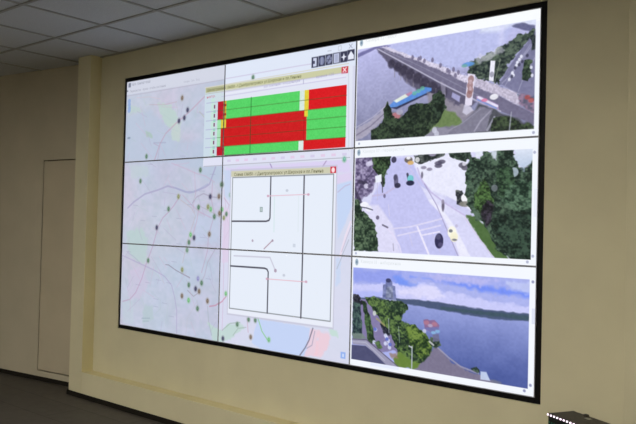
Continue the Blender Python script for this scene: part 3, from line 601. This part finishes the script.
rect([(2.436,1.969),(2.590,2.005)], (250,252,255)); dot([(2.983,1.116),(2.983,1.925),(2.959,1.972),(2.023,1.975)], (150,156,190), 2.5, 2.5, .7)
# picture 3: riverside
Q3 = quad([(2.007,2.095),(2.975,2.098),(2.968,2.937),(2.011,2.951)]); clip(Q3)
GREEN = .88
rect([Q3[0], Q3[2]], (172,180,238))
poly([(2.004,2.092),(2.359,2.093),(2.632,2.098),(2.965,2.110),(2.965,2.202),(2.685,2.174),(2.360,2.180),(2.006,2.240)], (164,174,240), 1, 8, 4)
poly([(2.004,2.129),(2.181,2.111),(2.301,2.117),(2.303,2.221),(2.182,2.237),(2.005,2.221)], (148,160,236), 1, 8, 4)
poly([(2.360,2.145),(2.473,2.149),(2.634,2.197),(2.834,2.236),(2.975,2.238),(2.974,2.186),(2.834,2.180),(2.633,2.148),(2.527,2.152)], (120,146,246), 1, 7, 3)
poly([(2.254,2.156),(2.301,2.152),(2.360,2.197),(2.417,2.208),(2.361,2.249),(2.279,2.224)], (120,150,244), 1, 7, 3)
poly([(2.416,2.104),(2.735,2.104),(2.834,2.124),(2.735,2.168),(2.527,2.161)], (186,186,240), .9, 8, 5); poly([(2.857,2.121),(2.974,2.115),(2.974,2.200),(2.891,2.196)], (192,200,244), .9, 8, 4)
poly([(2.006,2.258),(2.182,2.227),(2.303,2.221),(2.417,2.208),(2.473,2.184),(2.529,2.244),(2.593,2.244),(2.686,2.272),(2.835,2.299),(2.976,2.309),(2.977,2.385),(2.009,2.405)], (202,204,250), 1, 6, 4)
poly([(2.291,2.275),(2.417,2.233),(2.462,2.202),(2.506,2.230),(2.556,2.291),(2.475,2.319),(2.304,2.309)], (222,220,252), .9, 6, 3)
poly([(2.007,2.313),(2.159,2.293),(2.280,2.329),(2.009,2.405)], (176,184,246), .9, 6, 3)
grad([(2.275,2.366),(2.584,2.370),(2.977,2.385),(2.983,2.953),(2.483,2.962),(2.309,2.624),(2.257,2.404)], (158,168,226), (78,94,160), 3, 0, (2.34*NY, 2.88*NY)); mottle([(2.305,2.405),(2.977,2.416),(2.983,2.937),(2.483,2.929)], 5, N24)
poly([(2.008,2.386),(2.135,2.351),(2.292,2.345),(2.419,2.340),(2.583,2.345),(2.738,2.362),(2.977,2.366),(2.977,2.420),(2.837,2.433),(2.688,2.427),(2.530,2.408),(2.363,2.388),(2.276,2.384)], (74,88,120), 1, 2.5, 1)
poly([(2.530,2.375),(2.738,2.378),(2.977,2.382),(2.977,2.416),(2.739,2.410),(2.530,2.404)], (62,84,98), .9, 2, 1)
# tower
poly([(2.198,2.234),(2.213,2.227),(2.215,2.196),(2.236,2.180),(2.252,2.197),(2.255,2.233),(2.271,2.238),(2.279,2.362),(2.196,2.360)], (112,120,168), 1, 1.4)
dot([(2.230,2.192)], (60,64,104), 6, 4); poly([(2.220,2.250),(2.255,2.246),(2.263,2.350),(2.215,2.348)], (136,144,170), .8, 3); mottle([(2.198,2.234),(2.271,2.238),(2.279,2.362),(2.196,2.360)], 28, N4); rect([(2.209,2.359),(2.281,2.373)], (186,190,226), .8)
# left bank
poly([(2.008,2.386),(2.135,2.378),(2.186,2.433),(2.309,2.710),(2.335,2.845),(2.264,2.808),(2.180,2.845),(2.104,2.789),(2.014,2.773)], (132,124,168), 1, 3, 2)
leaves([(2.007,2.332),(2.046,2.335),(2.060,2.389),(2.098,2.419),(2.009,2.461)], (54,54,70), (88,86,96), 3, 2, 19)
leaves([(2.009,2.405),(2.060,2.425),(2.069,2.561),(2.077,2.669),(2.072,2.742),(2.014,2.754)], (50,68,80), (82,106,98), 2, 2, 20)
leaves([(2.073,2.395),(2.098,2.429),(2.119,2.524),(2.140,2.638),(2.154,2.744),(2.135,2.792),(2.110,2.735),(2.088,2.575)], (52,78,54), (84,112,70), 2, 2, 21)
poly([(2.013,2.709),(2.078,2.696),(2.103,2.737),(2.014,2.782)], (120,136,130), .9, 3, 1)
leaves([(2.084,2.357),(2.196,2.360),(2.304,2.362),(2.346,2.391),(2.352,2.441),(2.318,2.482),(2.313,2.536),(2.365,2.543),(2.434,2.599),(2.480,2.675),(2.487,2.808),(2.449,2.902),(2.359,2.908),(2.299,2.817),(2.250,2.688),(2.201,2.600),(2.149,2.492)], (46,72,54), (104,130,72), 3, 2, 22)
leaves([(2.331,2.584),(2.388,2.539),(2.445,2.614),(2.480,2.691),(2.481,2.794),(2.426,2.857),(2.368,2.750)], (56,88,46), (118,142,66), 3, 2, 23)
leaves([(2.209,2.376),(2.293,2.363),(2.340,2.408),(2.329,2.463),(2.259,2.474)], (60,88,62), (108,134,84), 3, 2, 24)
leaves([(2.187,2.575),(2.249,2.636),(2.250,2.688),(2.214,2.678)], (52,56,72), (80,80,92), 2, 2, 25)
dot([(2.149,2.498)], (206,214,210), 4, 5, .9); line([(2.163,2.545),(2.187,2.567),(2.212,2.597)], (168,160,110), 4, .7); line([(2.236,2.532),(2.240,2.655)], (180,190,200), 1.8, .7); line([(2.296,2.592),(2.304,2.729)], (170,190,180), 1.8, .6)
for p in [(2.226,2.701),(2.236,2.726),(2.242,2.757),(2.220,2.685),(2.245,2.786),(2.220,2.756),(2.151,2.759),(2.158,2.644)]: dot([p], (214,220,248), 4, 4, .85)
for p in [(2.155,2.641),(2.248,2.759),(2.229,2.715)]: dot([p], (80,96,190), 4, 3.5, .8)
leaves([(2.154,2.762),(2.184,2.745),(2.203,2.795),(2.173,2.820)], (66,92,60), (92,120,74), 2, 2, 26)
poly([(2.265,2.861),(2.311,2.816),(2.381,2.868),(2.460,2.899),(2.483,2.945),(2.284,2.945)], (104,132,60), 1, 3, 3); poly([(2.246,2.839),(2.288,2.820),(2.300,2.870),(2.259,2.880)], (150,124,110), .8, 3, 2)
poly([(2.487,2.775),(2.513,2.710),(2.535,2.747),(2.600,2.832),(2.674,2.871),(2.764,2.904),(2.843,2.946),(2.695,2.971),(2.516,2.970),(2.383,2.953),(2.427,2.890)], (124,118,144), 1, 3, 2)
line([(2.480,2.675),(2.513,2.719),(2.579,2.795),(2.642,2.854),(2.735,2.888)], (160,156,180), 3, .8); leaves([(2.479,2.641),(2.523,2.658),(2.540,2.704),(2.513,2.735),(2.480,2.709)], (70,90,76), (104,122,90), 2, 2, 27)
leaves([(2.693,2.854),(2.724,2.842),(2.745,2.877),(2.730,2.896),(2.699,2.873)], (50,72,66), (86,106,90), 2, 2, 28); poly([(2.745,2.868),(2.774,2.866),(2.794,2.932),(2.745,2.933)], (196,210,238), .95, 2); dot([(2.814,2.930),(2.834,2.936)], (110,116,140), 6, 3, .8)
poly([(2.438,2.504),(2.460,2.492),(2.472,2.504),(2.499,2.496),(2.527,2.539),(2.522,2.578),(2.478,2.603),(2.445,2.580)], (140,108,150), 1, 1.6, 1); poly([(2.445,2.571),(2.522,2.553),(2.522,2.581),(2.478,2.603)], (110,120,180), .8, 2); dot([(2.455,2.527),(2.500,2.532)], (186,124,142), 6, 4, .7); dot([(2.477,2.548)], (196,186,214), 5, 3, .7)
dot([(2.495,2.605),(2.517,2.589)], (140,190,230), 5, 3, .8); poly([(2.490,2.622),(2.523,2.611),(2.529,2.665),(2.496,2.679)], (110,110,144), .9, 2, 1); line([(2.474,2.684),(2.496,2.709)], (214,216,220), 3.4, .8); dot([(2.445,2.602)], (220,220,236), 4, 4, .7)
poly([(2.014,2.754),(2.103,2.745),(2.142,2.791),(2.241,2.885),(2.301,2.949),(2.230,2.958),(2.168,2.883),(2.098,2.801),(2.015,2.805)], (156,154,182), 1, 1.6); line([(2.014,2.759),(2.103,2.748),(2.154,2.797),(2.301,2.945)], (96,92,116), 2.2, .9); line([(2.014,2.782),(2.098,2.773),(2.217,2.908)], (186,186,206), 2.2, .7)
poly([(2.002,2.813),(2.098,2.804),(2.143,2.845),(2.230,2.949),(2.004,2.959)], (78,80,116), 1, 1.6)
line([(2.377,2.748),(2.378,2.955)], (182,190,204), 2.4, .9); line([(2.360,2.748),(2.376,2.757)], (200,206,216), 2.4, .9)
mottle(Q3, 4, N4); unclip()
rect([(2.131,2.946),(2.302,2.974)], (232,238,255)); dot([(2.986,2.114),(2.983,2.914),(2.956,2.964)], (120,126,170), 2.5, 2.5, .8)
rect([Q3[1][0]+.008, Q3[1][1]+.1] and [(Q3[1][0]+.012, 2.32), (Q3[1][0]+.045, 2.44)], (214,220,240), .7)
rect([(Q3[1][0]+.012, 1.4), (Q3[1][0]+.045, 1.62)], (232,236,248), .7)


img = np.clip(img, 0, 255)/255.0
LIN = np.where(img <= .04045, img/12.92, ((img+.055)/1.055)**2.4).astype(np.float32)

# ---------------------------------------------------------------- screen material: the panels' own light
M_scr = bpy.data.materials.new('lit_display'); M_scr.use_nodes = True
nt = M_scr.node_tree; b = nt.nodes['Principled BSDF']
at = nt.nodes.new('ShaderNodeAttribute'); at.attribute_name = 'picture'
nt.links.new(at.outputs['Color'], b.inputs['Emission Color']); b.inputs['Emission Strength'].default_value = 1.0
b.inputs['Base Color'].default_value = (.006,.006,.008,1); b.inputs['Roughness'].default_value = .5
b.inputs['Specular IOR Level'].default_value = .12
M_scr.cycles.emission_sampling = 'NONE'

names = [['top left display panel showing the map toolbar and a pale river map',
          'top middle display panel showing the red and green signal chart with six black icons',
          'top right display panel showing a camera view of a long bridge over a river'],
         ['middle left display panel showing the pale town map crossed by a purple road',
          'centre display panel showing the upper half of the crossroads diagram window',
          'middle right display panel showing a camera view of a road junction between trees'],
         ['bottom left display panel showing the map with brown and green markers',
          'bottom middle display panel showing the lower half of the crossroads diagram window',
          'bottom right display panel showing a camera view of a riverside road and tower']]
B = .005
def screen_mesh(i, j):
    """flat picture grid of panel column i, row j"""
    x = np.linspace(B, PW-B, NX); z = -np.linspace(B, PH-B, NY)
    X, Z = np.meshgrid(x, z)
    V = np.stack([X, np.full_like(X, -.0005), Z], -1).reshape(-1, 3).astype(np.float32)
    idx = np.arange(NX*NY).reshape(NY, NX)
    F = np.stack([idx[:-1,:-1], idx[1:,:-1], idx[1:,1:], idx[:-1,1:]], -1).reshape(-1, 4)
    me = bpy.data.meshes.new('screen')
    me.vertices.add(len(V)); me.vertices.foreach_set('co', V.ravel())
    me.loops.add(F.size); me.loops.foreach_set('vertex_index', F.ravel().astype(np.int32))
    me.polygons.add(len(F)); me.polygons.foreach_set('loop_start', (np.arange(len(F))*4).astype(np.int32))
    me.update(calc_edges=True)
    ca = me.color_attributes.new('picture', 'FLOAT_COLOR', 'POINT')
    part = LIN[j*NY:(j+1)*NY, i*NX:(i+1)*NX].reshape(-1, 3)
    ca.data.foreach_set('color', np.c_[part, np.ones(len(part), np.float32)].astype(np.float32).ravel())
    me.materials.append(M_scr)
    return me
for j in range(3):
    for i in range(3):
        t = thing('display_panel', names[j][i], 'screen', (-W/2+i*PW, 0, H/2-j*PH), 0, 'display panels of the video wall')
        boxes('housing', [(.0015, PW-.0015, .004, .10, -PH+.0015, -.0015)], M_black, t)
        boxes('bezel', [(0.0003, PW-.0003, -.0015, .004, -B, -.0003), (.0003, PW-.0003, -.0015, .004, -PH+.0003, -PH+B),
                        (.0003, B, -.0015, .004, -PH+B, -B), (PW-B, PW-.0003, -.0015, .004, -PH+B, -B)], M_bezel, t)
        o = bpy.data.objects.new('screen', screen_mesh(i, j)); COL.objects.link(o); o.parent = t

# black frame lining the opening round the nine panels
fr = boxes('mounting_frame', [(-a+.001, -W/2-.0005, .006, .19, -c+.001, c-.001), (W/2+.0005, a-.001, .006, .19, -c+.001, c-.001),
                              (-W/2-.0005, W/2+.0005, .006, .19, H/2+.0005, c-.001), (-W/2-.0005, W/2+.0005, .006, .19, -c+.001, -H/2-.0005)], M_frame, bevel=.002)
fr['label'] = 'black surround frame edging the whole video wall in the niche'; fr['category'] = 'frame'

# ---------------------------------------------------------------- black cabinet with an LED row, low at the right
ex = Vector((.171,-.093,0)).normalized(); ang = math.atan2(ex.y, ex.x)
LC, DC, ZT = .62, .150, -1.0
t = thing('led_cabinet', 'black electronics cabinet with a glowing row of white lights, standing before the right wall', 'cabinet', (2.046,-.371,ZF), ang)
HT = ZT-ZF
boxes('body', [(0, LC, .006, DC, 0.012, HT-.012)], M_case, t, bevel=.003)
boxes('top_cover', [(-.002, LC+.002, 0, DC+.003, HT-.012, HT)], M_case, t, bevel=.003)
boxes('front_grille', [(.006, LC-.006, 0, .006, .02, HT-.014)], M_mesh, t)
bm = bmesh.new()
for r in range(8):
    for k in range(36):
        box(bm, .012+k*.0165, .016+k*.0165, -.0012, 0, HT-.040-r*.0165, HT-.036-r*.0165)
o = obj('indicator_grid', bm, M_ledg, t); o['label'] = 'dim green dots on the grille'; 
for k in range(29):
    bm = bmesh.new()
    bmesh.ops.create_uvsphere(bm, u_segments=10, v_segments=6, radius=.0046, matrix=Matrix.Translation((.006+k*.0215, -.003, HT-.005)))
    obj('light_bulb', bm, M_led, t, smooth=True)
bm = bmesh.new()
box(bm, .098, .120, DC-.030, DC-.012, HT, HT+.012)
obj('latch', bm, M_case, t, bevel=.003)
boxes('latch_plate', [(.128, .162, DC-.05, DC-.034, HT, HT+.003)], M_steel, t, bevel=.001)
for k in (.04, LC-.04):
    boxes('foot', [(k-.02, k+.02, .02, DC-.01, 0, .012)], M_black, t)

# ---------------------------------------------------------------- camera
cam = bpy.data.cameras.new('camera'); co = bpy.data.objects.new('camera', cam); COL.objects.link(co)
cam.sensor_fit = 'HORIZONTAL'; cam.sensor_width = 36; cam.lens = 727.069/636*36; cam.clip_start = .05
R = Matrix(((0.768862,0.638961,0.024071), (-0.006103,-0.030310,0.999522), (0.639385,-0.768642,-0.019405))).transposed().to_4x4()
co.matrix_world = Matrix.Translation((3.380732,-3.678795,-0.157331)) @ R
SC.camera = co
w = bpy.data.worlds.new('world'); SC.world = w; w.use_nodes = True
w.node_tree.nodes['Background'].inputs[0].default_value = (.02,.02,.02,1)
SC.view_settings.view_transform = 'Standard'; SC.view_settings.look = 'None'
SC.view_settings.exposure = 0; SC.view_settings.gamma = 1; SC.view_settings.use_curve_mapping = False
